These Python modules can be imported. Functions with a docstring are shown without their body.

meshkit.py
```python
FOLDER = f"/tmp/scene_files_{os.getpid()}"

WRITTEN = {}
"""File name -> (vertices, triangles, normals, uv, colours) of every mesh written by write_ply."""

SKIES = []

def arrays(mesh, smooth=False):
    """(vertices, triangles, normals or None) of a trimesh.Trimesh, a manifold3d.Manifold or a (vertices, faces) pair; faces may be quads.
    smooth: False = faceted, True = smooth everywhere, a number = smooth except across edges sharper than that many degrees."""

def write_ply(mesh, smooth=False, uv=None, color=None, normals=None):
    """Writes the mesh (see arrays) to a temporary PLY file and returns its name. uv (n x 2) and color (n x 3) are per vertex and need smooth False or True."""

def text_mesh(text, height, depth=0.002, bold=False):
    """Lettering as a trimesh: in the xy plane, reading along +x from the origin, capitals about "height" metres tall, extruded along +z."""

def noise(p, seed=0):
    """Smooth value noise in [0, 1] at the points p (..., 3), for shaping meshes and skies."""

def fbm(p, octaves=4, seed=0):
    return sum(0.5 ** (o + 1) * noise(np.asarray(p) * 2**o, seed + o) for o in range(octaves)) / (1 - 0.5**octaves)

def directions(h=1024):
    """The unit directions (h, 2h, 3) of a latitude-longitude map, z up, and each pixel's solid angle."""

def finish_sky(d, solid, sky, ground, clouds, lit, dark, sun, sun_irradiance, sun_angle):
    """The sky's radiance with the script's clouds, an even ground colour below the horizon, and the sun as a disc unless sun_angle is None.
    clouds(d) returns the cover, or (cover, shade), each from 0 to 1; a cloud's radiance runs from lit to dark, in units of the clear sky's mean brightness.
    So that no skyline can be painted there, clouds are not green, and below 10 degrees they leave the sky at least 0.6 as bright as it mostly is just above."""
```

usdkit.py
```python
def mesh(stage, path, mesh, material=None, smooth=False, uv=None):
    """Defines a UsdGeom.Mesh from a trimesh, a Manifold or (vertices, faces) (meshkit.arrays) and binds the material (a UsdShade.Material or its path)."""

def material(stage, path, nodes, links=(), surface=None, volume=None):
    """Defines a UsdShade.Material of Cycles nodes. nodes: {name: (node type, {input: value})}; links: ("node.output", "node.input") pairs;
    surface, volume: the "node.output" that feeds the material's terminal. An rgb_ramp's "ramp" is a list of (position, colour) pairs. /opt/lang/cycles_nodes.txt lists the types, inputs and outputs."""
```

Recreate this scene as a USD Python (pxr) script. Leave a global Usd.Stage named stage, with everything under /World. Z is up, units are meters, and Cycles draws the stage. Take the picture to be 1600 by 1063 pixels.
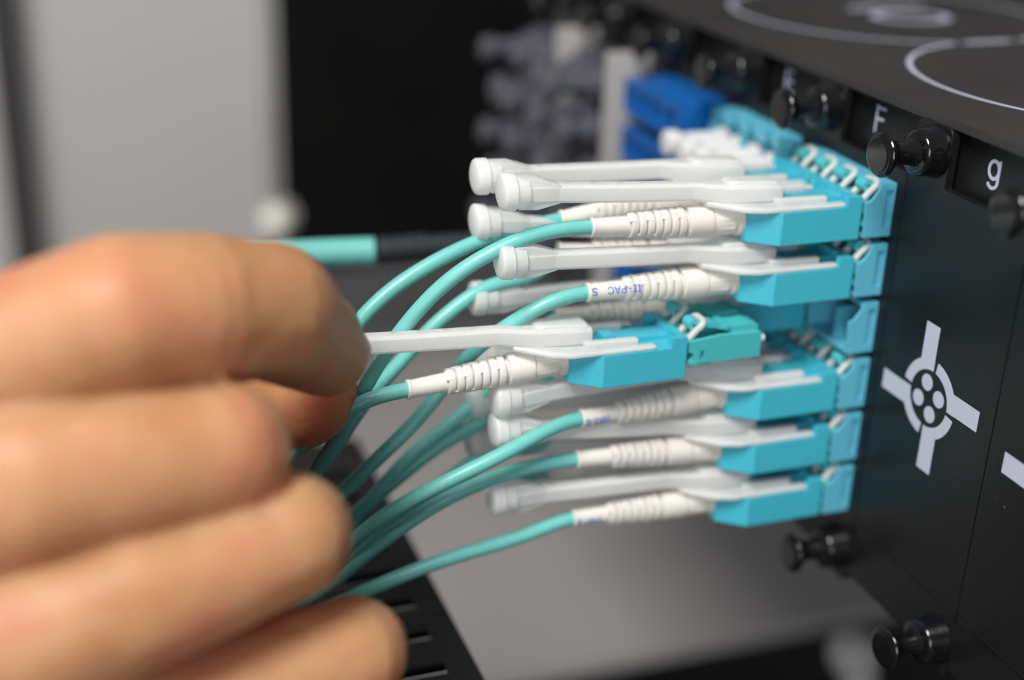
import math, random
import numpy as np, trimesh, manifold3d as m3, usdkit, meshkit
from pxr import Usd, UsdGeom, UsdLux, UsdShade, Gf, Sdf
from shapely.geometry import Polygon, Point, box as sbox
from shapely.ops import unary_union
from shapely import affinity
from scipy.interpolate import CubicSpline
from scipy.ndimage import gaussian_filter1d

random.seed(7); RNG = np.random.default_rng(7)
MM = 0.001
stage = Usd.Stage.CreateInMemory()
UsdGeom.SetStageUpAxis(stage, 'Z'); UsdGeom.SetStageMetersPerUnit(stage, 1.0)
UsdGeom.Xform.Define(stage, '/World'); UsdGeom.Scope.Define(stage, '/World/Looks')

# ------------------------------------------------------------------ camera (millimetres in code, metres on the stage)
FPX = 2116.34
CAM_R = np.array([[0.942238, -0.333053, 0.03555], [-0.099819, -0.380532, -0.919365], [0.319725, 0.862712, -0.391796]])  # right, down, forward
CAM_C = np.array([-122.613, -166.172, 56.327])
cam = UsdGeom.Camera.Define(stage, '/World/camera')
cam.CreateHorizontalApertureAttr(36.0); cam.CreateFocalLengthAttr(36.0 * FPX / 1600)
cam.CreateFStopAttr(6.2); cam.CreateFocusDistanceAttr(0.193); cam.CreateClippingRangeAttr(Gf.Vec2f(0.01, 50.0))
cam.CreateExposureAttr(0.0)
r_, d_, f_ = CAM_R
cam.AddTransformOp().Set(Gf.Matrix4d(*[float(x) for x in [*r_, 0, *(-d_), 0, *(-f_), 0, *(CAM_C * MM), 1]]))

def at(px, py, depth):                       # a pixel of the 1600-wide photograph at a depth in mm -> world mm
    return CAM_C + CAM_R.T @ (np.array([(px - 800) / FPX, (py - 531.5) / FPX, 1.0]) * depth)

def on_y(px, py, y):                         # where a pixel's line of sight meets the upright plane at that y
    r = CAM_R.T @ np.array([(px - 800) / FPX, (py - 531.5) / FPX, 1.0]); return CAM_C + r * (y - CAM_C[1]) / r[1]

# ------------------------------------------------------------------ light
M = {}
def mat(name, nodes, links, surface, volume=None):
    M[name] = usdkit.material(stage, '/World/Looks/' + name, nodes, links, surface, volume); return M[name]
mat('room_air', {'b': ('background_shader', {'color': (0.92, 0.96, 1.0), 'strength': 0.19})}, [], 'b.background')
dome = UsdLux.DomeLight.Define(stage, '/World/room_light'); dome.CreateIntensityAttr(1.0)
UsdShade.MaterialBindingAPI.Apply(dome.GetPrim()).Bind(M['room_air'])

def rect(name, pos, target, w, h, power, color):
    l = UsdLux.RectLight.Define(stage, '/World/' + name)
    l.CreateWidthAttr(w * MM); l.CreateHeightAttr(h * MM); l.CreateIntensityAttr(power); l.CreateColorAttr(Gf.Vec3f(*color))
    p, t = np.array(pos, float), np.array(target, float); z = (p - t) / np.linalg.norm(p - t)
    x = np.cross([0, 1.0, 0.13], z); x /= np.linalg.norm(x); y = np.cross(z, x)
    l.AddTransformOp().Set(Gf.Matrix4d(*[float(v) for v in [*x, 0, *y, 0, *z, 0, *(p * MM), 1]]))
rect('ceiling_lamp', (-360, -270, 560), (-40, 10, -20), 240, 260, 38.0, (1.0, 0.97, 0.93))
rect('window_lamp', (-420, -640, 110), (-40, 0, -20), 420, 320, 5.2, (0.95, 0.98, 1.0))

# ------------------------------------------------------------------ materials
def plastic(name, col, rough=0.38, bevel=0.16, sss=0.0, sr=(1, 1, 1), scale=0.001, var=0.06, coat=0.0, bump=0.02, bscale=2500.0, trans=0.0):
    n = {'g': ('geometry', {}), 'nz': ('noise_texture', {'scale': 900.0, 'detail': 4.0}), 'n2': ('noise_texture', {'scale': bscale, 'detail': 3.0}),
         'c': ('mix_color', {'a': tuple(np.array(col) * (1 - var)), 'b': tuple(np.minimum(1, np.array(col) * (1 + var)))}),
         'rr': ('map_range', {'from_min': 0.3, 'from_max': 0.7, 'to_min': rough * 0.85, 'to_max': rough * 1.2}),
         'bv': ('bevel', {'radius': bevel * MM, 'samples': 4}), 'bp': ('bump', {'strength': bump, 'distance': 0.0001}),
         'p': ('principled_bsdf', {'roughness': rough, 'subsurface_weight': sss, 'subsurface_radius': sr, 'subsurface_scale': scale, 'coat_weight': coat, 'coat_roughness': 0.06, 'transmission_weight': trans})}
    L = [('g.position', 'nz.vector'), ('g.position', 'n2.vector'), ('nz.fac', 'c.fac'), ('c.result', 'p.base_color'), ('n2.fac', 'rr.value'), ('rr.result', 'p.roughness'), ('n2.fac', 'bp.height'), ('bp.normal', 'p.normal')]
    if bevel: L.append(('bv.bevel', 'bp.normal'))
    return mat(name, n, L, 'p.BSDF')
plastic('cyan', (0.05, 0.42, 0.54), 0.36, 0.22)
plastic('adapter_blue', (0.10, 0.42, 0.57), 0.36, 0.2)
plastic('aqua', (0.06, 0.43, 0.455), 0.40, 0.14)
plastic('cable_aqua', (0.14, 0.47, 0.435), 0.36, 0)
mat('milky', {'g': ('geometry', {}), 'n': ('noise_texture', {'scale': 700.0, 'detail': 4.0}), 'rr': ('map_range', {'from_min': 0.3, 'from_max': 0.7, 'to_min': 0.28, 'to_max': 0.44}), 'bv': ('bevel', {'radius': 0.0002, 'samples': 4}),
    'p': ('principled_bsdf', {'base_color': (0.91, 0.91, 0.895), 'subsurface_weight': 0.4, 'subsurface_radius': (1, 1, 0.97), 'subsurface_scale': 0.0014}), 't': ('translucent_bsdf', {'color': (0.95, 0.95, 0.94)}), 'm': ('mix_closure', {'fac': 0.34})},
    [('g.position', 'n.vector'), ('n.fac', 'rr.value'), ('rr.result', 'p.roughness'), ('bv.bevel', 'p.normal'), ('p.BSDF', 'm.closure1'), ('t.BSDF', 'm.closure2')], 'm.closure')
plastic('boot_white', (0.70, 0.665, 0.605), 0.45, 0.1, 0.25, (1, 0.8, 0.6), 0.0006, 0.03)
plastic('ceramic', (0.86, 0.85, 0.83), 0.15, 0)
plastic('royal_blue', (0.002, 0.10, 0.36), 0.35, 0.25)
plastic('grey_light', (0.40, 0.38, 0.37), 0.45, 0.3)
plastic('grey_dark', (0.075, 0.076, 0.098), 0.40, 0.2)
plastic('slate', (0.022, 0.026, 0.033), 0.4, 0.2)
plastic('knob_black', (0.005, 0.005, 0.006), 0.11, 0, coat=0.0, var=0.1, bump=0.0)
plastic('cream', (0.93, 0.90, 0.80), 0.3, 0)
plastic('cap_white', (0.72, 0.72, 0.71), 0.35, 0.15, 0.4, (1, 1, 1), 0.001, 0.02)
plastic('print_white', (0.46, 0.48, 0.58), 0.5, 0, bump=0.0)
plastic('print_blue', (0.004, 0.09, 0.55), 0.5, 0, bump=0.0)
plastic('steel', (0.45, 0.44, 0.42), 0.3, 0.1)

def painted(name, col, rough, dust, grain=1400.0, spec=0.5):
    n = {'g': ('geometry', {}), 'nz': ('noise_texture', {'scale': grain, 'detail': 5.0}), 'lo': ('noise_texture', {'scale': 28.0, 'detail': 5.0}),
         'v': ('voronoi_texture', {'scale': 260.0, 'randomness': 1.0}), 'vr': ('math', {'math_type': 'less_than', 'value2': 0.036}),
         'wn': ('noise_texture', {'scale': 90.0, 'detail': 2.0}), 'wm': ('map_range', {'from_min': 0.56, 'from_max': 0.64}), 'mm': ('math', {'math_type': 'multiply'}), 'm2': ('math', {'math_type': 'multiply', 'value2': dust}),
         'c': ('mix_color', {'a': col, 'b': (0.5, 0.48, 0.43)}), 'rr': ('map_range', {'from_min': 0.3, 'from_max': 0.7, 'to_min': rough * 0.8, 'to_max': rough * 1.25}),
         'bv': ('bevel', {'radius': 0.0003, 'samples': 4}), 'bp': ('bump', {'strength': 0.2, 'distance': 0.00012}), 'p': ('principled_bsdf', {'specular_ior_level': spec})}
    mat(name, n, [('g.position', 'nz.vector'), ('g.position', 'lo.vector'), ('g.position', 'v.vector'), ('g.position', 'wn.vector'), ('v.distance', 'vr.value1'), ('wn.fac', 'wm.value'), ('vr.value', 'mm.value1'), ('wm.result', 'mm.value2'), ('mm.value', 'm2.value1'),
        ('m2.value', 'c.fac'), ('c.result', 'p.base_color'), ('lo.fac', 'rr.value'), ('rr.result', 'p.roughness'), ('nz.fac', 'bp.height'), ('bv.bevel', 'bp.normal'), ('bp.normal', 'p.normal')], 'p.BSDF')
painted('black_paint', (0.007, 0.007, 0.0073), 0.36, 0.8, spec=0.38)
painted('black_matt', (0.030, 0.028, 0.027), 0.5, 0.35)
painted('black_deep', (0.004, 0.004, 0.004), 0.6, 0.0, spec=0.12)
painted('black_tray', (0.006, 0.006, 0.006), 0.5, 0.5)
painted('grey_paint', (0.46, 0.45, 0.44), 0.5, 0.0)
painted('grey_floor', (0.35, 0.33, 0.325), 0.6, 0.0)
mat('skin', {'g': ('geometry', {}), 'n1': ('noise_texture', {'scale': 70.0, 'detail': 4.0}), 'n2': ('noise_texture', {'scale': 1500.0, 'detail': 4.0}), 'w': ('voronoi_texture', {'scale': 1100.0}),
     'r': ('rgb_ramp', {'ramp': [(0.3, (0.38, 0.175, 0.078)), (0.5, (0.45, 0.236, 0.118)), (0.68, (0.45, 0.18, 0.102))]}),
     'bp': ('bump', {'strength': 0.25, 'distance': 0.0002}),
     'p': ('principled_bsdf', {'roughness': 0.48, 'subsurface_weight': 0.5, 'subsurface_radius': (1, 0.28, 0.12), 'subsurface_scale': 0.002, 'specular_ior_level': 0.25})},
    [('g.position', 'n1.vector'), ('g.position', 'n2.vector'), ('g.position', 'w.vector'), ('n1.fac', 'r.fac'), ('r.color', 'p.base_color'), ('w.distance', 'bp.height'), ('bp.normal', 'p.normal')], 'p.BSDF')
plastic('nail', (0.62, 0.27, 0.22), 0.4, 0, 0.4, (1, 0.4, 0.3), 0.001, 0.03)

# ------------------------------------------------------------------ building helpers
used = {}
def numbered(parent, name):
    k = used.get((parent, name), 0); used[(parent, name)] = k + 1
    return name if k == 0 else f'{name}_{k:03d}'
ORIGIN = {}
def keys(p, label=None, cat=None, group=None, kind=None):
    for k, v in (('label', label), ('category', cat), ('group', group), ('kind', kind)):
        if v: p.SetCustomDataByKey(k, v)
def thing(name, label, cat, loc=(0, 0, 0), group=None, kind=None):
    path = '/World/' + numbered('/World', name)
    x = UsdGeom.Xform.Define(stage, path); x.AddTranslateOp().Set(Gf.Vec3d(*[float(v) * MM for v in loc]))
    ORIGIN[path] = np.array(loc, float); keys(x.GetPrim(), label, cat, group, kind); return path
def tm(g):
    if isinstance(g, m3.Manifold):
        q = g.to_mesh(); return trimesh.Trimesh(np.array(q.vert_properties[:, :3], float), np.array(q.tri_verts), process=False)
    return g
def obj(name, g, material, parent=None, smooth=35, label=None, cat=None, kind=None):
    """one mesh in world millimetres, under a thing or a part"""
    g = tm(g); base = parent or '/World'; path = base + '/' + numbered(base, name)
    o = ORIGIN.get(parent, np.zeros(3)); ORIGIN[path] = o
    v = (np.asarray(g.vertices) - o) * MM
    m = usdkit.mesh(stage, path, trimesh.Trimesh(v, g.faces, process=False), M[material], smooth=smooth)
    keys(m.GetPrim(), label, cat, None, kind); return path
def mv(g, x=0, y=0, z=0): return g.translate((float(x), float(y), float(z)))
def bx(x0, x1, y0, y1, z0, z1): return m3.Manifold.cube((x1 - x0, y1 - y0, z1 - z0)).translate((x0, y0, z0))
def ext(poly, h):
    polys = list(getattr(poly, 'geoms', [poly])); rings = []
    for p in polys:
        rings.append(np.array(p.exterior.coords)[:-1]); rings += [np.array(i.coords)[:-1] for i in p.interiors]
    return m3.Manifold.extrude(m3.CrossSection(rings, m3.FillRule.EvenOdd), h)
def ext_y(poly, y0, y1):                     # polygon in (x, z) drawn out along y
    return mv(ext(poly, y1 - y0).rotate((90, 0, 0)), 0, y1, 0)
def ext_x(poly, x0, x1):                     # polygon in (y, z) drawn out along x
    g = ext(poly, x1 - x0)
    return g.transform(np.array([[0, 0, 1, x0], [1, 0, 0, 0], [0, 1, 0, 0]], float))
def rev_x(profile, seg=40):                  # profile [(x, r)] turned about the x axis
    p = np.array(profile, float)
    ring = [(r, x) for x, r in p]
    cs = m3.CrossSection([np.array([(0, p[0, 0])] + ring + [(0, p[-1, 0])])], m3.FillRule.NonZero)
    g = m3.Manifold.revolve(cs, seg)         # about z, x -> z
    return g.transform(np.array([[0, 0, 1, 0], [1, 0, 0, 0], [0, 1, 0, 0]], float))
def hull(*gs): return m3.Manifold.batch_hull(list(gs))
def ball(p, r, n=24): return m3.Manifold.sphere(r, n).translate(tuple(float(v) for v in p))
def union(gs): return m3.Manifold.batch_boolean(list(gs), m3.OpType.Add)
def smooth_path(pts, n, soft=0):
    p = np.array(pts, float); t = np.r_[0, np.cumsum(np.linalg.norm(np.diff(p, axis=0), axis=1))]
    c = CubicSpline(t, p, bc_type='natural')(np.linspace(0, t[-1], n))
    return c if not soft else np.r_[c[:1], gaussian_filter1d(c, soft, axis=0, mode='nearest')[1:]]
def tube(path, r, seg=20):
    p = np.array(path, float); n = len(p); r = np.broadcast_to(r, n)
    tg = np.gradient(p, axis=0); tg /= np.linalg.norm(tg, axis=1)[:, None]
    u = np.cross(tg[0], [0, 0, 1.0]); u = u if np.linalg.norm(u) > 1e-3 else np.cross(tg[0], [0, 1.0, 0]); u /= np.linalg.norm(u); V = []
    a = np.linspace(0, 2 * np.pi, seg, endpoint=False)
    for i in range(n):
        u = u - tg[i] * (u @ tg[i]); u /= np.linalg.norm(u); w = np.cross(tg[i], u)
        V.append(p[i] + r[i] * (np.cos(a)[:, None] * u + np.sin(a)[:, None] * w))
    V = np.vstack(V + [p[:1], p[-1:]]); F = []
    j = np.arange(seg); k = (j + 1) % seg
    for i in range(n - 1):
        a0, b0 = i * seg, (i + 1) * seg
        F += list(np.c_[a0 + j, a0 + k, b0 + k]) + list(np.c_[a0 + j, b0 + k, b0 + j])
    F += list(np.c_[np.full(seg, n * seg), k, j]) + list(np.c_[np.full(seg, n * seg + 1), (n - 1) * seg + j, (n - 1) * seg + k])
    return trimesh.Trimesh(V, np.array(F), process=False)
def join(gs): return trimesh.util.concatenate([tm(g) for g in gs])
def text_on_front(s, h, y, z, x, depth=0.05):   # lettering on a face that looks towards -x; reading direction is -y
    t = meshkit.text_mesh(s, h, depth); v = np.array(t.vertices)
    return trimesh.Trimesh(np.c_[x - v[:, 2], y - v[:, 0], z + v[:, 1]], t.faces, process=False)

PITCH = 9.67; MOD = 27.7; Y0 = -2.3            # adapter row pitch, module pitch, near edge of the populated module

# ------------------------------------------------------------------ setting: floor, tray, far panels
obj('ground', bx(-700, 900, -600, 1100, -420, -410), 'black_matt', kind='structure')
obj('floor', bx(-320, 620, 150, 900, -204, -200), 'grey_floor', kind='structure', label='light grey board far below the cables')

# ------------------------------------------------------------------ the enclosure
enc = thing('patch_panel_enclosure', 'black enclosure with large white circles printed on its top', 'enclosure', (0, 0, 12.3))
obj('top_plate', bx(0.4, 230, -150, 150, 10.9, 12.3), 'black_matt', enc)
obj('front_lip', bx(2.4, 3.6, -150, 150, -2, 10.88), 'black_paint', enc)
obj('bottom_plate', bx(8, 230, -150, 150, -67.6, -66.4), 'black_matt', enc)
obj('back_plate', bx(228, 230, -150, 150, -66.3, 10.8), 'black_matt', enc)
obj('side_plate', bx(3.8, 227, 148.5, 150, -66.3, 10.8), 'black_matt', enc)
obj('side_plate', bx(3.8, 227, -150, -148.5, -66.3, 10.8), 'black_matt', enc)
for cx, cy, r in ((43.6, 71, 31.3), (46.5, 6.5, 34.6), (46.5, -66, 34.6)):
    ring = Point(cx, cy).buffer(r + 0.45, 96).difference(Point(cx, cy).buffer(r - 0.45, 96))
    obj('printed_circle', mv(ext(ring, 0.02), 0, 0, 12.304), 'print_white', enc, smooth=False)
# the big digit inside the far circle: a stroke and an open loop
def stroke(pts, w): 
    from shapely.geometry import LineString
    return LineString(pts).buffer(w / 2, 12)
loop = [(46.3 + 7.6 * math.cos(a), 66.5 + 5.6 * math.sin(a)) for a in np.linspace(0, 2 * math.pi, 40)]
digit = unary_union([stroke(loop, 2.0), stroke([(39.5, 77), (47, 79), (56, 78)], 2.4)])
obj('printed_digit', mv(ext(digit, 0.02), 0, 0, 12.304), 'print_white', enc, smooth=False)
GL = {'F': [[(0, 0), (0, 4)], [(0, 3.8), (2.1, 3.8)], [(0, 2.1), (1.8, 2.1)]], 'E': [[(0, 0), (0, 4)], [(0, 3.8), (2.1, 3.8)], [(0, 2.0), (1.8, 2.0)], [(0, 0.2), (2.1, 0.2)]],
      'g': [[(1.15 + 1.05 * math.cos(a), 1.75 + 1.25 * math.sin(a)) for a in np.linspace(0, 2 * math.pi, 30)], [(2.2, 3.0), (2.2, 0.1)] + [(1.2 + 1.0 * math.cos(a), 0.05 + 0.85 * math.sin(a)) for a in np.linspace(0, -2.6, 14)]]}
for s, m in (('E', 1), ('F', 0), ('g', -1)):
    obj('printed_letter', ext_x(affinity.affine_transform(unary_union([stroke(q, 0.42 if s != 'g' else 0.5) for q in GL[s]]), [-1, 0, 0, 1, Y0 + MOD * m + 13.2, 5.2]), 2.34, 2.39), 'print_white', enc, smooth=False)

# ------------------------------------------------------------------ modules
def plate_outline(y0):
    """(y, z) outline of a module's front plate: a tab for each plunger, a notch where the lip's letter shows"""
    a, b = y0 + 0.12, y0 + MOD - 0.12
    p = unary_union([sbox(a, -67.6, b, 2.3), sbox(b - 8.6, 0, b - 0.5, 11.0).buffer(-1.2).buffer(1.2), sbox(b - 8.6, 0, b - 0.5, 5), sbox(a + 0.2, -69.6, a + 7.4, -60).buffer(-1.0).buffer(1.0)])
    return p.buffer(-0.25).buffer(0.25)
def plunger(parent, y, z):
    k = obj('plunger', rev_x([(-9.6, 0.01), (-9.55, 2.6), (-9.35, 3.1), (-9.0, 3.3), (-8.6, 3.2), (-8.1, 2.7), (-7.4, 2.05), (-6.6, 1.75), (-5.4, 1.68), (-4.4, 1.8), (-3.8, 2.05), (-3.5, 2.2), (-3.2, 2.2), (-3.1, 0.01)], 48).translate((0, y, z)), 'knob_black', parent, 40)
    obj('grommet', rev_x([(-3.6, 2.3), (-3.55, 2.9), (-3.3, 3.3), (-2.8, 3.5), (-1.6, 3.55), (-1.0, 3.7), (-0.2, 3.9), (0.02, 3.9)], 48).translate((0, y, z)), 'knob_black', k, 40)
    obj('end_dish', rev_x([(-9.72, 2.3), (-9.7, 2.5), (-9.6, 2.6), (-9.5, 2.6)], 40).translate((0, y, z)), 'knob_black', k, 40)
def module(m, label, holes=None, name='panel_module'):
    y0 = Y0 + MOD * m
    t = thing(name, label, 'panel module', (0, y0 + MOD / 2, -67.6))
    p = plate_outline(y0)
    if holes: p = p.difference(unary_union(holes))
    obj('front_plate', ext_x(p, 0, 1.4), 'black_paint', t)
    obj('module_body', bx(1.42, 1.9, y0 + 0.6, y0 + MOD - 0.6, -66, 1.6) if holes is None else bx(11, 60, y0 + 0.6, y0 + MOD - 0.6, -66, 1.6), 'black_deep', t)
    plunger(t, y0 + MOD - 5.2, 7.0); plunger(t, y0 + 3.6, -64.3)
    return t
def fold_line(t, y0):
    obj('bottom_fold', bx(-0.12, 0, y0 + 0.3, y0 + MOD - 0.3, -58.3, -57.9), 'black_paint', t)
def emblem(t, cy, cz):
    """pinwheel mark: four arms with quarter rings round a ring of four dots"""
    gs = []
    hub = Point(0, 0).buffer(4.45, 48); arc = Point(0, 0).buffer(6.2, 48).difference(hub)
    wedge = Polygon([(0.1, 0)] + [(12 * math.cos(math.radians(a)), 12 * math.sin(math.radians(a))) for a in (89, 110, 130, 150, 171)])
    one = unary_union([sbox(-3.1, 0, 0.1, 11.4).difference(hub), arc.intersection(wedge)])
    for k in range(4): gs.append(affinity.rotate(one, 90 * k, origin=(0, 0)))
    for k in range(4): gs.append(affinity.rotate(Point(0, 2.45).buffer(1.28, 24), 90 * k + 20, origin=(0, 0)))
    # (u, v) as seen from the front: u to the viewer's right = -y
    for g in gs:
        for q in getattr(g, 'geoms', [g]):
            w = Polygon([(cy - u, cz + v) for u, v in q.exterior.coords])
            obj('printed_mark', ext_x(w, -0.024, -0.004), 'print_white', t, smooth=False)
t = module(-1, 'blank black panel module, its whole pinwheel emblem in view, beside the cyan connectors'); emblem(t, -15.4, -28.9); fold_line(t, Y0 - MOD)
t = module(-2, 'blank black panel module at the right edge, only one arm of its emblem showing'); emblem(t, -16.9 - MOD, -28.9); fold_line(t, Y0 - 2 * MOD)

AH = 8.4
side_profile = Polygon([(9, 0), (-2.7, 0), (-2.85, -0.9), (-3.1, -1.3), (-3.9, -2.4), (-4.2, -2.7), (-4.95, -2.9), (-4.65, -AH), (9, -AH)])
def adapter_solid():
    g = ext_y(side_profile, 0, 23.6)
    for k in range(2):
        c = 5.9 + 11.8 * k
        g -= bx(-6, 2.6, c - 5.45, c + 5.45, -7.75, -0.7)
        g -= bx(-6, -2.75, c - 5.45, c + 5.45, -1.5, 1.0)
        for s in (-1, 1):
            g -= bx(0, 8, c + s * 3.05 - 2.5, c + s * 3.05 + 2.5, -7.0, -1.0)
        g += bx(-3.4, 2.8, c - 0.5, c + 0.5, -7.9, -2.6)
    for y, n in ((0, 1), (23.6, -1)):          # the recessed window in each end face
        g -= bx(-1.55, -0.3, min(y - 0.01 * n, y + 0.4 * n), max(y - 0.01 * n, y + 0.4 * n), -6.9, -1.1)
    return g
ADAPT = adapter_solid()
WINDOW = bx(-1.45, -0.4, 0.41, 0.55, -6.8, -1.2)
def holes_for(y0): return [sbox(y0 + 2.32, -PITCH * k - AH - 0.02, y0 + 25.88, -PITCH * k + 0.02) for k in range(6)]
t = module(0, 'black panel module with six rows of blue-green adapters, all but one port filled', holes_for(Y0))
for k in range(6):
    z = -PITCH * k
    a = obj('adapter', mv(ADAPT, 0, 0, z), 'adapter_blue', t, 30, label='empty near half, its inside open to view' if k == 2 else None)
    for n in range(4):
        obj('split_sleeve', rev_x([(1.0, 0.9), (7, 0.9)], 20).translate((0, 5.9 + 11.8 * (n // 2) + (3.05 if n % 2 else -3.05), z - 4.3)) , 'black_deep', a)
# far modules
y1 = Y0 + MOD
def scalloped():
    g = ADAPT
    for n in range(4):
        c = 5.9 + 11.8 * (n // 2) + (3.05 if n % 2 else -3.05)
        g -= m3.Manifold.cylinder(6, 1.55, 1.55, 28).translate((-2.6, c, -3))
    return g
SCAL = union([ADAPT, bx(-4.6, -2.6, 0.01, 23.59, -2.2, -0.02)]) 
for n in range(4):
    c = 5.9 + 11.8 * (n // 2) + (3.05 if n % 2 else -3.05)
    SCAL -= m3.Manifold.cylinder(8, 1.5, 1.5, 28).translate((-3.6, c, -6)); SCAL -= bx(-6, -2.8, c - 2.3, c + 2.3, -7.7, -1.9)
t = module(1, 'black panel module behind the cyan connectors, its adapters plugged with white caps', holes_for(y1))
for k in range(6): obj('adapter', mv(SCAL, 0, MOD, -PITCH * k), 'adapter_blue', t, 30)
caps = ['nearest', 'second nearest', 'second farthest', 'farthest']
for n in range(4):
    c = MOD + 5.9 + 11.8 * (n // 2) + (3.05 if n % 2 else -3.05)
    d = thing('dust_cap', f'white dust cap in the top aqua adapter beside the blue ones, {caps[n]} of four', 'dust cap', (-4, c, -4.6), 'white dust caps in the aqua adapter')
    obj('cap_stem', rev_x([(-11, 1.5), (-10.5, 1.7), (-4.2, 1.7), (-4.1, 2.3), (-3.2, 2.35), (-3, 1.5), (4, 1.4)], 28).translate((0, c, -5.6)), 'cap_white', d)
    obj('cap_head', rev_x([(-15.2, 1.9), (-15, 2.3), (-13.4, 2.35), (-11.2, 1.5), (-11.01, 1.2)], 28).translate((0, c, -5.6)), 'cap_white', d)
t = module(2, 'black panel module carrying bright royal blue adapters', holes_for(Y0 + 2 * MOD))
for k in range(6):
    z = -PITCH * k; y = 2 * MOD
    g = union([ext_y(Polygon([(8, 0), (-5.5, 0), (-5.7, -0.9), (-7.4, -0.9), (-7.6, -0.5), (-9.8, -0.6), (-9.6, -7.3), (-1, -7.4), (-1, -8.3), (8, -8.3)]), y - 0.4, y + 23.9)])
    for n in range(4):
        c = y + 5.9 + 11.8 * (n // 2) + (3.05 if n % 2 else -3.05)
        g -= bx(-12, 3, c - 2.45, c + 2.45, -6.6, -2.2)
    a = obj('adapter', mv(g, 0, 0, z), 'royal_blue', t, 30)
    obj('shutter', mv(bx(-8.6, -8.2, y + 0.6, y + 22.9, -6.7, -2.1), 0, 0, z), 'royal_blue', a)
rown = ['top', 'second', 'third', 'fourth', 'fifth', 'bottom']
for m, w in ((3, 'nearer'), (4, 'farther')):
    ym = MOD * m
    t = module(m, f'black panel module with grey adapters and plugs, the {w} of the two', holes_for(Y0 + ym))
    obj('grey_rail', ext_y(Polygon([(-3, 3.8), (-12, 3.4), (-12, -56), (-3, -56)]).buffer(-0.5).buffer(0.5), ym - 1.6, ym + 1.2), 'grey_light', t)
    for k in range(6):
        z = -PITCH * k
        a = obj('adapter', bx(-9, 8, ym + 1.3, ym + 23.5, z - 8.3, z), 'grey_dark', t)
        if k > 4: continue
        for n in range(2):
            c = ym + 7.2 + 11 * n; L = -19 - 2.5 * ((k + n + m) % 2) - 3 * RNG.random(); hs = 0.85 + 0.35 * RNG.random()
            d = thing('grey_plug', f"{rown[k]} grey plug in the {'near' if n == 0 else 'far'} column of the {w} grey module", 'plug', (-9, c, z - 4), 'grey plugs in the far modules')
            obj('plug_barrel', rev_x([(L + 4, 1.9), (-13.2, 2.2), (-13, 3.4), (-11.2, 3.6), (-11, 2.6), (-9.02, 2.6)], 28).translate((0, c, z - 4)), 'grey_dark', d)
            obj('plug_head', rev_x([(L, 2.2 * hs), (L + 0.6, 3.0 * hs), (L + 2.6, 3.1 * hs), (L + 4, 2.0)], 28).translate((0, c, z - 4)), 'grey_dark', d)

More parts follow.
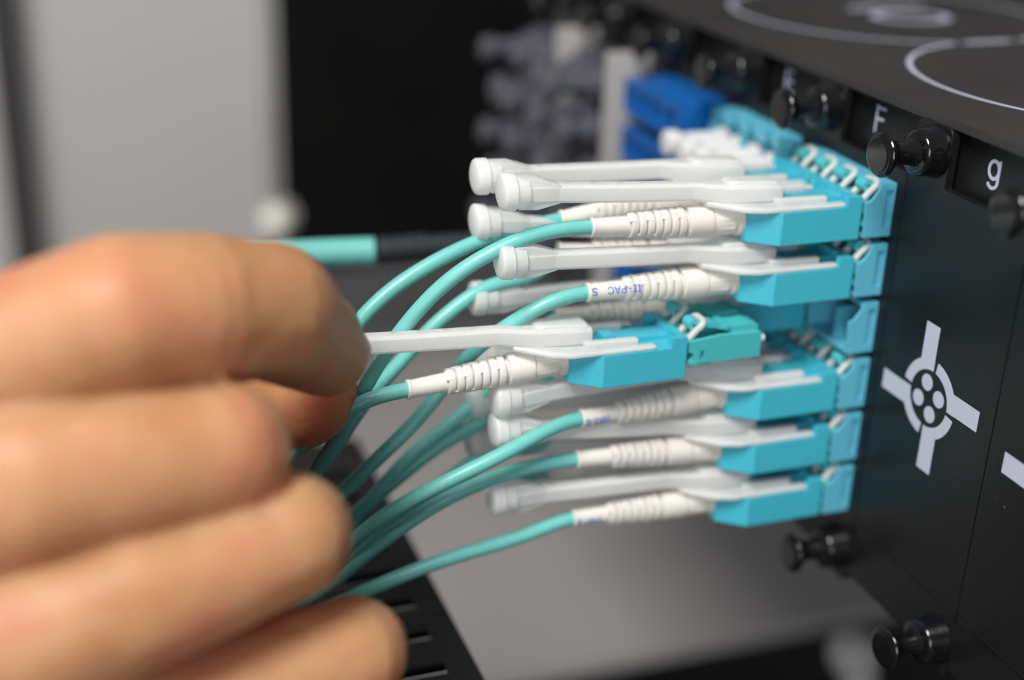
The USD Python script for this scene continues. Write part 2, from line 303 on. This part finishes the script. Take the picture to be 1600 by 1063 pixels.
# ------------------------------------------------------------------ patch cables (local frame: x = 0 on the panel face, z = 0 on top of the row, y about the duplex centre)
def housing():
    side = Polygon([(-23.2, -3.3), (-18.8, -3.55), (-8.0, -3.45), (-7.85, -1.85), (-5.3, -2.0), (-5.3, -8.6), (-18.8, -8.7), (-23.2, -8.5)])
    plan = Polygon([(-23.2, -2.7), (-18.8, -5.5), (-4.6, -5.5), (-4.6, 5.5), (-18.8, 5.5), (-23.2, 2.7)])
    g = ext_y(side, -6, 6) ^ mv(ext(plan, 20), 0, 0, -12)
    g -= bx(-8.2, -6.5, -4.3, -2.0, -3.45, 0); g -= bx(-8.2, -6.5, 2.0, 4.3, -3.45, 0); g -= bx(-8.2, -7.0, -2.0, 2.0, -2.75, 0)
    g += bx(-16.6, -7.0, -1.9, 1.9, -4, -2.75); g += bx(-17.4, -15.4, -1.5, 1.5, -4, -2.2)
    g += bx(-22, -18.0, -2.2, 2.2, -4.5, -3.2)
    g -= bx(-6.0, -4, -4.9, 4.9, -6.9, -2.6) 
    return g
HOUSING = housing()
def tab_solid():
    def sec(x, w, z0, z1, c=0.35):
        p = Polygon([(-w / 2 + c, z0), (w / 2 - c, z0), (w / 2, z0 + c), (w / 2, z1 - c), (w / 2 - c, z1), (-w / 2 + c, z1), (-w / 2, z1 - c), (-w / 2, z0 + c)])
        return ext_x(p, x, x + 0.05)
    parts = []
    xs = np.linspace(-53.5, -30, 13)
    for a, b in zip(xs[:-1], xs[1:]): parts.append(hull(sec(a, 2.5, -2.25, 0.45, 0.42), sec(b, 2.5, -2.25, 0.45, 0.42)))
    parts.append(hull(sec(-31.5, 2.5, -2.25, 0.45, 0.42), sec(-26, 4.4, -2.9, 0.15, 0.5)))
    parts.append(hull(sec(-26, 4.4, -2.9, 0.15, 0.5), sec(-20, 5.2, -2.9, -0.1, 0.45), sec(-17.5, 5.0, -2.9, -0.25, 0.45)))
    parts.append(hull(sec(-26.0, 2.6, -1, 0.5, 0.3), sec(-24.9, 3.4, -1, 0.62, 0.25), sec(-18.2, 4.0, -1, 0.3, 0.3)))
    parts.append(hull(sec(-29.5, 3.4, -3.0, -2.2, 0.2), sec(-24.5, 9.0, -3.5, -2.75, 0.2), sec(-21.5, 10.7, -3.55, -2.75, 0.2)))
    parts.append(hull(sec(-21.5, 10.7, -3.52, -2.75, 0.2), sec(-17.4, 10.8, -3.5, -2.72, 0.2)))
    for s in (-1, 1):
        parts.append(hull(sec(-18, 1.5, -3.48, -2.8, 0.2).translate((0, s * 4.65, 0)), sec(-8.3, 1.5, -3.42, -2.8, 0.2).translate((0, s * 4.65, 0))))
        parts.append(hull(sec(-19, 1.3, -3.4, -1.9, 0.2).translate((0, s * 3.2, 0)), sec(-10.6, 1.3, -3.4, -2.05, 0.2).translate((0, s * 3.2, 0))))
    return union(parts)
TAB = tab_solid().refine_to_length(2.2)
GRIP = union([rev_x([(-61.6, 0.01), (-61.55, 2.0), (-61.3, 2.55), (-61.0, 2.72), (-59.6, 2.75), (-59.45, 2.6)], 40),
              rev_x([(-59.6, 2.45), (-57.6, 2.3), (-57.4, 1.2)], 40), hull(bx(-59, -58.9, -1.25, 1.25, -2.3, 2.3), bx(-56.4, -56.2, -1.2, 1.2, -2.3, 2.3), bx(-52.9, -52.7, -1.15, 1.15, -1.3, 1.3)), hull(bx(-59, -58.9, -1.9, 1.9, -1.0, 1.0), bx(-53.0, -52.8, -1.22, 1.22, -1.0, 1.0))]).translate((0, 0, -0.9)).refine_to_length(2.0)
def hook_path(c): return [(-5.3, c - 1.55, -3.2), (-3.2, c - 1.55, -1.0), (-2.55, c - 1.5, -0.35), (-2.35, c - 1.0, -0.12), (-2.3, c, -0.08), (-2.35, c + 1.0, -0.12), (-2.55, c + 1.5, -0.35), (-3.2, c + 1.55, -1.0), (-5.3, c + 1.55, -3.2)]
def plug_solid(c):
    g = ext_y(Polygon([(-4.9, -2.9), (0.5, -2.25), (7.2, -2.35), (7.4, -2.55), (7.4, -6.5), (-4.9, -6.6)]), c - 2.3, c + 2.3)
    g -= bx(-3.1, 3.2, c - 1.6, c + 1.6, -3.2, -1)
    for s in (-1, 1): g -= bx(-2.9, -2.25, c + s * 2.3 - 0.6, c + s * 2.3 + 0.6, -5.9, -4.5)
    g -= m3.Manifold.cylinder(9, 0.7, 0.7, 20).rotate((90, 0, 0)).translate((-4.75, c + 4.5, -5.3))
    g += bx(-4.3, -3.1, c - 2.42, c + 2.42, -6.75, -6.1)
    return g
def latch_solid(c):
    g = ext_y(Polygon([(-3.5, -0.25), (-0.5, -0.55), (2.6, -1.55), (2.6, -2.3), (-0.5, -1.35), (-3.5, -1.0)]), c - 1.25, c + 1.25)
    g += ext_y(Polygon([(2.0, -1.15), (4.2, -1.2), (5.4, -1.0), (6.9, -1.35), (6.9, -2.6), (2.0, -2.6)]), c - 1.75, c + 1.75)
    g += bx(1.0, 1.9, c - 2.0, c + 2.0, -1.55, -0.95)
    g += m3.Manifold.cylinder(2.3, 0.95, 0.95, 28).rotate((90, 0, 0)).translate((-3.75, c + 1.15, -0.7))
    return g - m3.Manifold.cylinder(3, 0.28, 0.28, 14).rotate((90, 0, 0)).translate((-3.75, c + 1.5, -0.75))
PLUG = {s: plug_solid(3.05 * s) for s in (-1, 1)}; LATCH = {s: latch_solid(3.05 * s) for s in (-1, 1)}
BX, BZ = -22.6, -5.8                            # where the boot enters the housing
def boot_pieces():
    """(name, mesh, parent kind) along -x from 0, later pitched about the entry"""
    out = [('strain_collar', rev_x([(-5.6, 1.7), (-5.5, 2.3), (-5.0, 2.34), (-1.9, 2.2), (-1.8, 2.02), (-1.3, 2.02), (-1.2, 2.42), (-0.2, 2.5), (0.6, 2.4)], 40) )]
    flat = bx(-5, -2.1, -2.6, -2.16, -0.75, 0.55)
    out[0] = ('strain_collar', union([out[0][1], ext_y(Polygon([(-4.9, -0.8), (-2.2, -0.8), (-2.2, 0.8), (-4.9, 0.8)]), -2.24, -2.0) - bx(-4.7, -2.4, -2.3, -2.12, -0.55, 0.55)]))
    sleeve = rev_x([(-9.6, 1.6), (-9.5, 2.35), (-9.2, 2.42), (-5.9, 2.46), (-5.7, 2.4), (-5.62, 1.7)], 44)
    core = rev_x([(-18.6, 1.25), (-18.3, 1.5), (-9.0, 1.72)], 36)
    rings = []
    for k in range(7):
        x = -10.75 - 1.27 * k; r = 2.4 - 0.075 * k
        g = rev_x([(x - 0.52, r - 0.2), (x - 0.46, r - 0.05), (x - 0.2, r + 0.02), (x + 0.2, r), (x + 0.46, r - 0.02), (x + 0.52, r - 0.15)], 44)
        g -= rev_x([(x - 0.6, 1.45), (x + 0.6, 1.45)], 30)
        for a in ((30, 210) if k % 2 else (100, 280)):   # webs that tie each ring to its neighbour
            w = bx(x - 0.9, x + 0.2, 1.5, r - 0.13, -0.8, 0.8).rotate((a + 25, 0, 0)); g += w
        rings.append(g)
    neck = union([rev_x([(-24.9, 1.12), (-24.85, 1.46), (-24.5, 1.5), (-24.3, 1.34), (-18.9, 1.46), (-18.6, 1.9), (-18.2, 1.95), (-18.1, 1.2)], 40)])
    return out[0][1], sleeve, core, rings, neck
COLLAR, SLEEVE, CORE, RINGS, NECK = boot_pieces()
def bent(g, fn):
    g = tm(g); v = np.array(g.vertices); return trimesh.Trimesh(fn(v), g.faces, process=False)
def wrap_text(s, h, x0, r, ang, upside=True):
    t = meshkit.text_mesh(s, h, 0.04); t = t.subdivide_to_size(0.25); v = np.array(t.vertices)
    a = np.radians(ang) - (v[:, 1] - h / 2) / r * (1 if upside else -1); rr = r + 0.01 + v[:, 2]
    return trimesh.Trimesh(np.c_[x0 - v[:, 0], -np.cos(a) * rr, np.sin(a) * rr], t.faces, process=False)

def patch_cord(row, far, label, tip_z, boot_z, cable, dx=0.0, dz=0.0, texts=(), tip_y=0.0, boot_y=0.0, curve=0.0, tab_x=0.0):
    cy = 5.9 + 11.8 * far; base = np.array([dx, cy, -PITCH * row + dz])
    t = thing('patch_cable', label, 'patch cable', base + [-4.75, 0, -8.6])
    put = lambda g: trimesh.Trimesh(np.array(tm(g).vertices) + base, tm(g).faces, process=False)
    obj('housing', put(HOUSING), 'cyan', t, 30)
    B = tip_z + 0.9; span = 30.5
    def bend(v):
        s = np.clip((-29 - v[:, 0]) / span, 0, None); w = 0.62 * s + 0.38 * s * s - 0.06 * np.minimum(1, s) * 0
        return np.c_[v[:, 0] + tab_x, v[:, 1] + tip_y * s, v[:, 2] + B * np.where(s > 0, w, 0)]
    tb = obj('pull_tab', put(bent(TAB, bend)), 'milky', t, 32)
    obj('grip', put(bent(GRIP, bend)), 'milky', tb, 40)
    for s in (-1, 1):
        obj('hook', put(tube(smooth_path(hook_path(3.05 * s), 40), 0.52, 12)), 'milky', tb)
        p = obj('plug', put(PLUG[s]), 'aqua', t, 30)
        obj('latch', put(LATCH[s]), 'aqua', p, 30)
        obj('ferrule', put(rev_x([(9.1, 0.5), (9.0, 0.6), (8.8, 0.64), (6, 0.64)][::-1], 24).translate((0, 3.05 * s, -4.45))), 'ceramic', p)
    pz = math.atan2(boot_z - BZ, 24.9); py = math.atan2(boot_y, 24.9)
    def pose(v):
        L = np.clip(-v[:, 0] - 1.5, 0, None); e = curve * (np.clip(L - 9, 0, None) / 15) ** 2
        return np.c_[v[:, 0] + BX, v[:, 1] + math.tan(py) * L, v[:, 2] + math.tan(pz) * L * 24.9 / 23.4 + BZ + e - 0 * L]
    b = obj('boot', put(bent(SLEEVE, pose)), 'boot_white', t, 40)
    obj('strain_collar', put(bent(COLLAR, pose)), 'boot_white', b, 35); obj('boot_core', put(bent(CORE, pose)), 'boot_white', b, 40)
    for g in RINGS: obj('ring', put(bent(g, pose)), 'boot_white', b, 40)
    obj('neck', put(bent(tm(NECK.refine_to_length(2.0)), pose)), 'boot_white', b, 40)
    for s, h, x0, ang in texts:
        r = 1.42 if x0 < -18.5 else 2.35
        obj('lettering', put(bent(wrap_text(s, h, x0, r, ang), pose)), 'print_blue', b, False)
    e = np.array([[-15.0, 0, 0], [-18.5, 0, 0], [-22.0, 0, 0], [-25.0, 0, 0]]); e = pose(e) + base
    pts = list(e) + [on_y(*c) for c in cable]
    obj('cable', tube(smooth_path(pts, 180, 5), 1.13, 24), 'cable_aqua', t, 60)
    return t

cord = patch_cord
cord(0, 0, 'near patch cable of the top row, its plain boot above the blue-lettered one', 0.9, -5.2,
     [(860, 360, 5.9), (780, 388, 6), (700, 438, 7), (640, 500, 8), (590, 570, 9), (552, 640, 10), (505, 720, 12), (420, 830, 16), (330, 960, 22)])
cord(0, 1, 'patch cable in the top row behind the nearest one, its cable arching highest', -0.2, -7.0,
     [(815, 356, 17.5), (740, 380, 17), (660, 420, 16), (600, 462, 15.5), (556, 508, 15), (505, 585, 15), (450, 690, 16), (380, 800, 20)], curve=-1.0)
cord(1, 0, 'patch cable in the second row with blue letters on its boot', 0.3, -5.7,
     [(860, 471, 5.8), (795, 508, 7.5), (740, 548, 10), (697, 600, 11), (645, 664, 11), (592, 715, 11), (541, 765, 13), (450, 850, 18), (350, 950, 24)],
     texts=(('II-PAC', 1.12, -16.9, 20), ('S', 1.12, -23.5, 20)))
cord(1, 1, 'second-row patch cable behind, its ribbed boot showing above the white tab', 2.3, -3.2,
     [(850, 423, 17.5), (780, 440, 17), (730, 466, 16.5), (670, 516, 16), (625, 567, 16), (575, 622, 16), (520, 705, 17), (430, 810, 20), (340, 930, 26)])
cord(2, 0, 'patch cable pulled out of the panel, its white tab held by the hand', 0.5, -7.9,
     [(590, 620, 6), (540, 642, 6.5), (490, 676, 8), (430, 730, 11), (340, 820, 16)], dx=-27.4, dz=-0.7, tab_x=-2.2)
cord(2, 1, 'patch cable left plugged in behind the pulled-out one', -0.2, -4.2,
     [(850, 514, 17.7), (810, 554, 17.5), (762, 610, 17), (704, 662, 16.5), (650, 704, 16), (600, 758, 16), (556, 810, 16), (470, 890, 20), (380, 980, 26)])
cord(3, 0, 'patch cable just below the pulled-out one, its boot in shadow with blue lettering', -2.3, -6.8,
     [(880, 661, 4.2), (800, 702, 1.8), (720, 742, 1.5), (640, 782, 3), (595, 810, 5), (553, 845, 8), (470, 925, 14), (390, 1010, 20)],
     boot_y=-0.9, texts=(('(\u00d83.0', 1.12, -20.4, -10),))
cord(3, 1, 'patch cable of the fourth row behind, tab end hidden by the pulled-out boot', -0.5, -5.4,
     [(860, 590, 17.5), (810, 618, 17), (757, 656, 16.5), (690, 694, 16), (640, 732, 16), (560, 800, 16), (470, 880, 20), (380, 970, 26)])
cord(4, 0, 'patch cable with a plain boot in the fifth row from the top', 2.1, -4.4,
     [(860, 723, 5.6), (780, 744, 4.6), (700, 778, 4.6), (630, 822, 6), (580, 860, 7.5), (549, 886, 9), (470, 950, 13), (390, 1030, 18)], curve=-0.3)
cord(4, 1, 'fifth-row patch cable behind, mostly hidden by the white tab before it', 1.4, -5.2,
     [(850, 690, 17), (790, 700, 16.5), (720, 735, 16), (640, 790, 16), (560, 850, 16), (470, 930, 20)])
cord(5, 0, 'lowest patch cable, its cable running out straight above the black tray', 0.1, -5.5,
     [(840, 829, 5.8), (760, 855, 5.6), (680, 880, 5.6), (620, 903, 6), (565, 927, 7), (480, 970, 10), (390, 1030, 15)],
     texts=(('VW-1', 1.1, -20.2, -8),))
cord(5, 1, 'bottom-row patch cable behind, its blurred boot under the white tabs', 4.0, -3.6,
     [(810, 745, 17.5), (740, 756, 17), (670, 778, 16.5), (610, 808, 16), (555, 845, 16), (470, 920, 20)])

# ------------------------------------------------------------------ cable tray
tr = thing('cable_tray', 'black slotted cable tray lying under the fanned-out cables', 'tray', (-110, 10, -77))
ty = sbox(-190, -75, -64.5, 82)
slots = [sbox(-118, y, -69.3, y + 3.0) for y in (-27.5, -18.2, -8.9, 0.4, 9.7, 19.0, 28.3, 37.6, 46.9, 56.2, 65.5)]
obj('tray_sheet', mv(ext(ty.difference(unary_union(slots)), 1.2), 0, 0, -76.2), 'black_tray', tr)
for y in (-27.5, -18.2, -8.9, 0.4, 9.7, 19.0, 28.3):
    obj('slot_edge', bx(-117.8, -69.5, y + 0.02, y + 0.36, -75.9, -75.02), 'steel', tr)
obj('tray_base', bx(-190, -64.6, -75, 82, -79.2, -78.6), 'black_deep', tr)
obj('tray_wall', bx(-191.2, -190.02, -75, 82, -100, -60), 'black_tray', tr)

# ------------------------------------------------------------------ far background
p = thing('rack_panel', 'large black panel far behind the cables, out of focus', 'panel', (100, 350, -136))
obj('panel_sheet', bx(-32, 420, 350, 353, -136, 180), 'black_deep', p)
obj('panel_edge', bx(-34.1, -32.2, 348.5, 355, -136, 180), 'steel', p)
c = thing('cabinet', 'pale grey cabinet side standing out of focus at the upper left', 'cabinet', (-80, 356, -200))
obj('door', bx(-126.4, -35, 357, 362, -199, 220), 'grey_paint', c)
obj('post', bx(-133, -126.5, 336, 372, -199, 220), 'black_matt', c)
obj('side', bx(-230, -133.2, 358, 372, -199, 220), 'grey_paint', c)
s = thing('panel_screw', 'round cream screw head at the lower corner of the far black panel', 'screw', tuple(at(431, 345, 470)))
q = at(431, 345, 470)
obj('screw_head', ball(q, 5.0, 32), 'cream', s); obj('washer', rev_x([(0, 6), (0.8, 6)], 32).rotate((0, 0, 90)).translate(tuple(q + [2, 4, 0])), 'steel', s)
# cable with an aqua boot behind
a, b_, c_ = at(380, 404, 236), at(585, 393, 240), at(770, 378, 246)
u = thing('trunk_cable', 'thick aqua cable end with a dark grey plug behind the index finger', 'cable', tuple(b_))
obj('jacket', tube(smooth_path([at(150, 440, 240), at(300, 412, 238), a, at(480, 397, 238), b_], 60), 2.55, 24), 'cable_aqua', u, 60)
def mix(t): return b_ + (c_ - b_) * t
obj('dark_plug', tube([mix(0.0), mix(0.02), mix(0.5), mix(0.98), mix(1.0)], [1.5, 2.3, 2.2, 2.0, 1.4], 24), 'slate', u, 40)
for k in range(4): obj('plug_ring', tube([mix(0.06 + 0.1 * k), mix(0.12 + 0.1 * k)], 2.6, 24), 'slate', u, 40)
# far below the panel
w = thing('floor_stud', 'pale rounded stud out of focus below the panel modules', 'stud', tuple(at(1340, 1040, 330)))
obj('stud_head', ball(at(1335, 1022, 330), 6.5, 32).scale((1, 1, 1)), 'grey_light', w)
obj('stud_foot', tube([at(1340, 1050, 330), at(1352, 1130, 330), at(1356, 1230, 330)], 4.5, 24), 'grey_light', w)

# ------------------------------------------------------------------ the hand
J = {}
def jt(n, px, py, d, r): J[n] = (at(px, py, d), r)
jt('i0', -430, 640, 150, 11.5); jt('i05', -20, 572, 149, 9.3); jt('i1', 190, 490, 149, 8.8); jt('i1b', 300, 484, 154, 9.0); jt('i2', 418, 486, 163, 8.5); jt('i3', 484, 532, 176, 7.0); jt('i4', 506, 552, 180, 5.9)
jt('t0', -150, 860, 215, 12); jt('t1', 200, 715, 214, 9.6); jt('t2', 418, 655, 205, 7.2); jt('t3', 478, 632, 198, 6.5); jt('t4', 496, 618, 196, 5.6)
jt('m0', -300, 870, 146, 11.5); jt('m1', 60, 746, 147, 9.6); jt('m2', 345, 700, 153, 8.0); jt('m3', 330, 740, 178, 6.8); jt('m4', 240, 800, 196, 6.4)
jt('r0', -140, 1060, 146, 11); jt('r1', 210, 935, 149, 8.1); jt('r2', 452, 838, 157, 7.5); jt('r3', 420, 860, 182, 6.6); jt('r4', 300, 880, 198, 6.2)
jt('p0', 60, 1230, 154, 10); jt('p1', 300, 1115, 159, 7.5); jt('p2', 550, 1018, 166, 6.9); jt('p3', 520, 1020, 186, 5.9); jt('p4', 400, 1000, 200, 5.6)
jt('w0', -1000, 1080, 170, 21); jt('w1', -1000, 1330, 178, 20); jt('e0', -2100, 1500, 215, 28); jt('b', -250, 1000, 176, 20)
def bone(a, b): return hull(ball(*J[a], 28), ball(*J[b], 28))
bones = [bone(*x) for x in ('i0 i05,i05 i1,i1 i1b,i1b i2,i2 i3,i3 i4,t0 t1,t1 t2,t2 t3,t3 t4,m0 m1,m1 m2,m2 m3,m3 m4,r0 r1,r1 r2,r2 r3,r3 r4,p0 p1,p1 p2,p2 p3,p3 p4'.split(','),) for x in [y.split() for y in x]]
palm = [hull(*[ball(*J[k], 20) for k in ks]) for ks in (('i0', 'm0', 'w0', 'b'), ('m0', 'r0', 'w0', 'b'), ('r0', 'p0', 'w1', 'b'), ('m0', 'w0', 'w1', 'r0'), ('b', 't0', 'w0'), ('w0', 'w1', 'e0'))]
hm = tm(union(bones + palm).refine_to_length(1.3))
hm = trimesh.Trimesh(hm.vertices, hm.faces, process=True)
trimesh.smoothing.filter_taubin(hm, 0.5, 0.52, 36)
v = np.array(hm.vertices); n = np.array(hm.vertex_normals)
v = v + n * ((meshkit.fbm(v / 9.0, 3, 3) - 0.5) * 0.9)[:, None]
for a, b, c in (('i1', 'i1b', 'i2'), ('i1b', 'i2', 'i3'), ('m1', 'm2', 'm3'), ('r1', 'r2', 'r3'), ('p1', 'p2', 'p3'), ('t1', 't2', 't3')):
    P, r = J[b]; u = J[c][0] - J[a][0]; u /= np.linalg.norm(u)
    w = v - P; q = w @ u; near = np.exp(-(q / 3.4) ** 2) * (np.linalg.norm(w, axis=1) < r * 1.7)
    v = v - n * (near * 0.34 * np.clip(np.cos(2 * np.pi * (q + 0.5 * meshkit.noise(v / 4.0, 5)) / 3.1), 0, 1) ** 2)[:, None]
hm = trimesh.Trimesh(v, hm.faces, process=False)
h = thing('person', 'bare hand at the left pinching a white pull tab between index finger and thumb', 'person', tuple(J['w1'][0]))
obj('hand', hm, 'skin', h, True)
def nail(name, centre, along, out, w, l):
    along = along / np.linalg.norm(along); out = out - along * (out @ along); out /= np.linalg.norm(out); side = np.cross(along, out)
    V, F, N1, N2 = [], [], 10, 8
    for i in range(N1 + 1):
        for j in range(N2 + 1):
            a, b = i / N1 * 2 - 1, j / N2 * 2 - 1
            ww = w * math.sqrt(max(0.0, 1 - 0.55 * a ** 4)); V.append(centre + along * a * l + side * b * ww - out * (0.16 * w * b * b * 3.2 + 0.35 * a * a))
    for i in range(N1):
        for j in range(N2):
            q = i * (N2 + 1) + j; F += [(q, q + 1, q + N2 + 2), (q, q + N2 + 2, q + N2 + 1)]
    g = trimesh.Trimesh(np.array(V), np.array(F), process=False); g2 = g.copy(); g2.vertices = g2.vertices - out * 0.35; g2.faces = g2.faces[:, ::-1]
    obj(name, join([g, g2]), 'nail', h, True)
al = J['i3'][0] - J['i2'][0]; ax = al / np.linalg.norm(al)
outv = CAM_R.T @ np.array([0.72, -0.3, -0.5])
outv = outv - ax * (outv @ ax); outv /= np.linalg.norm(outv)
nail('fingernail', J['i4'][0] - ax * 1.6 + outv * 6.25, ax, outv, 3.6, 3.9)
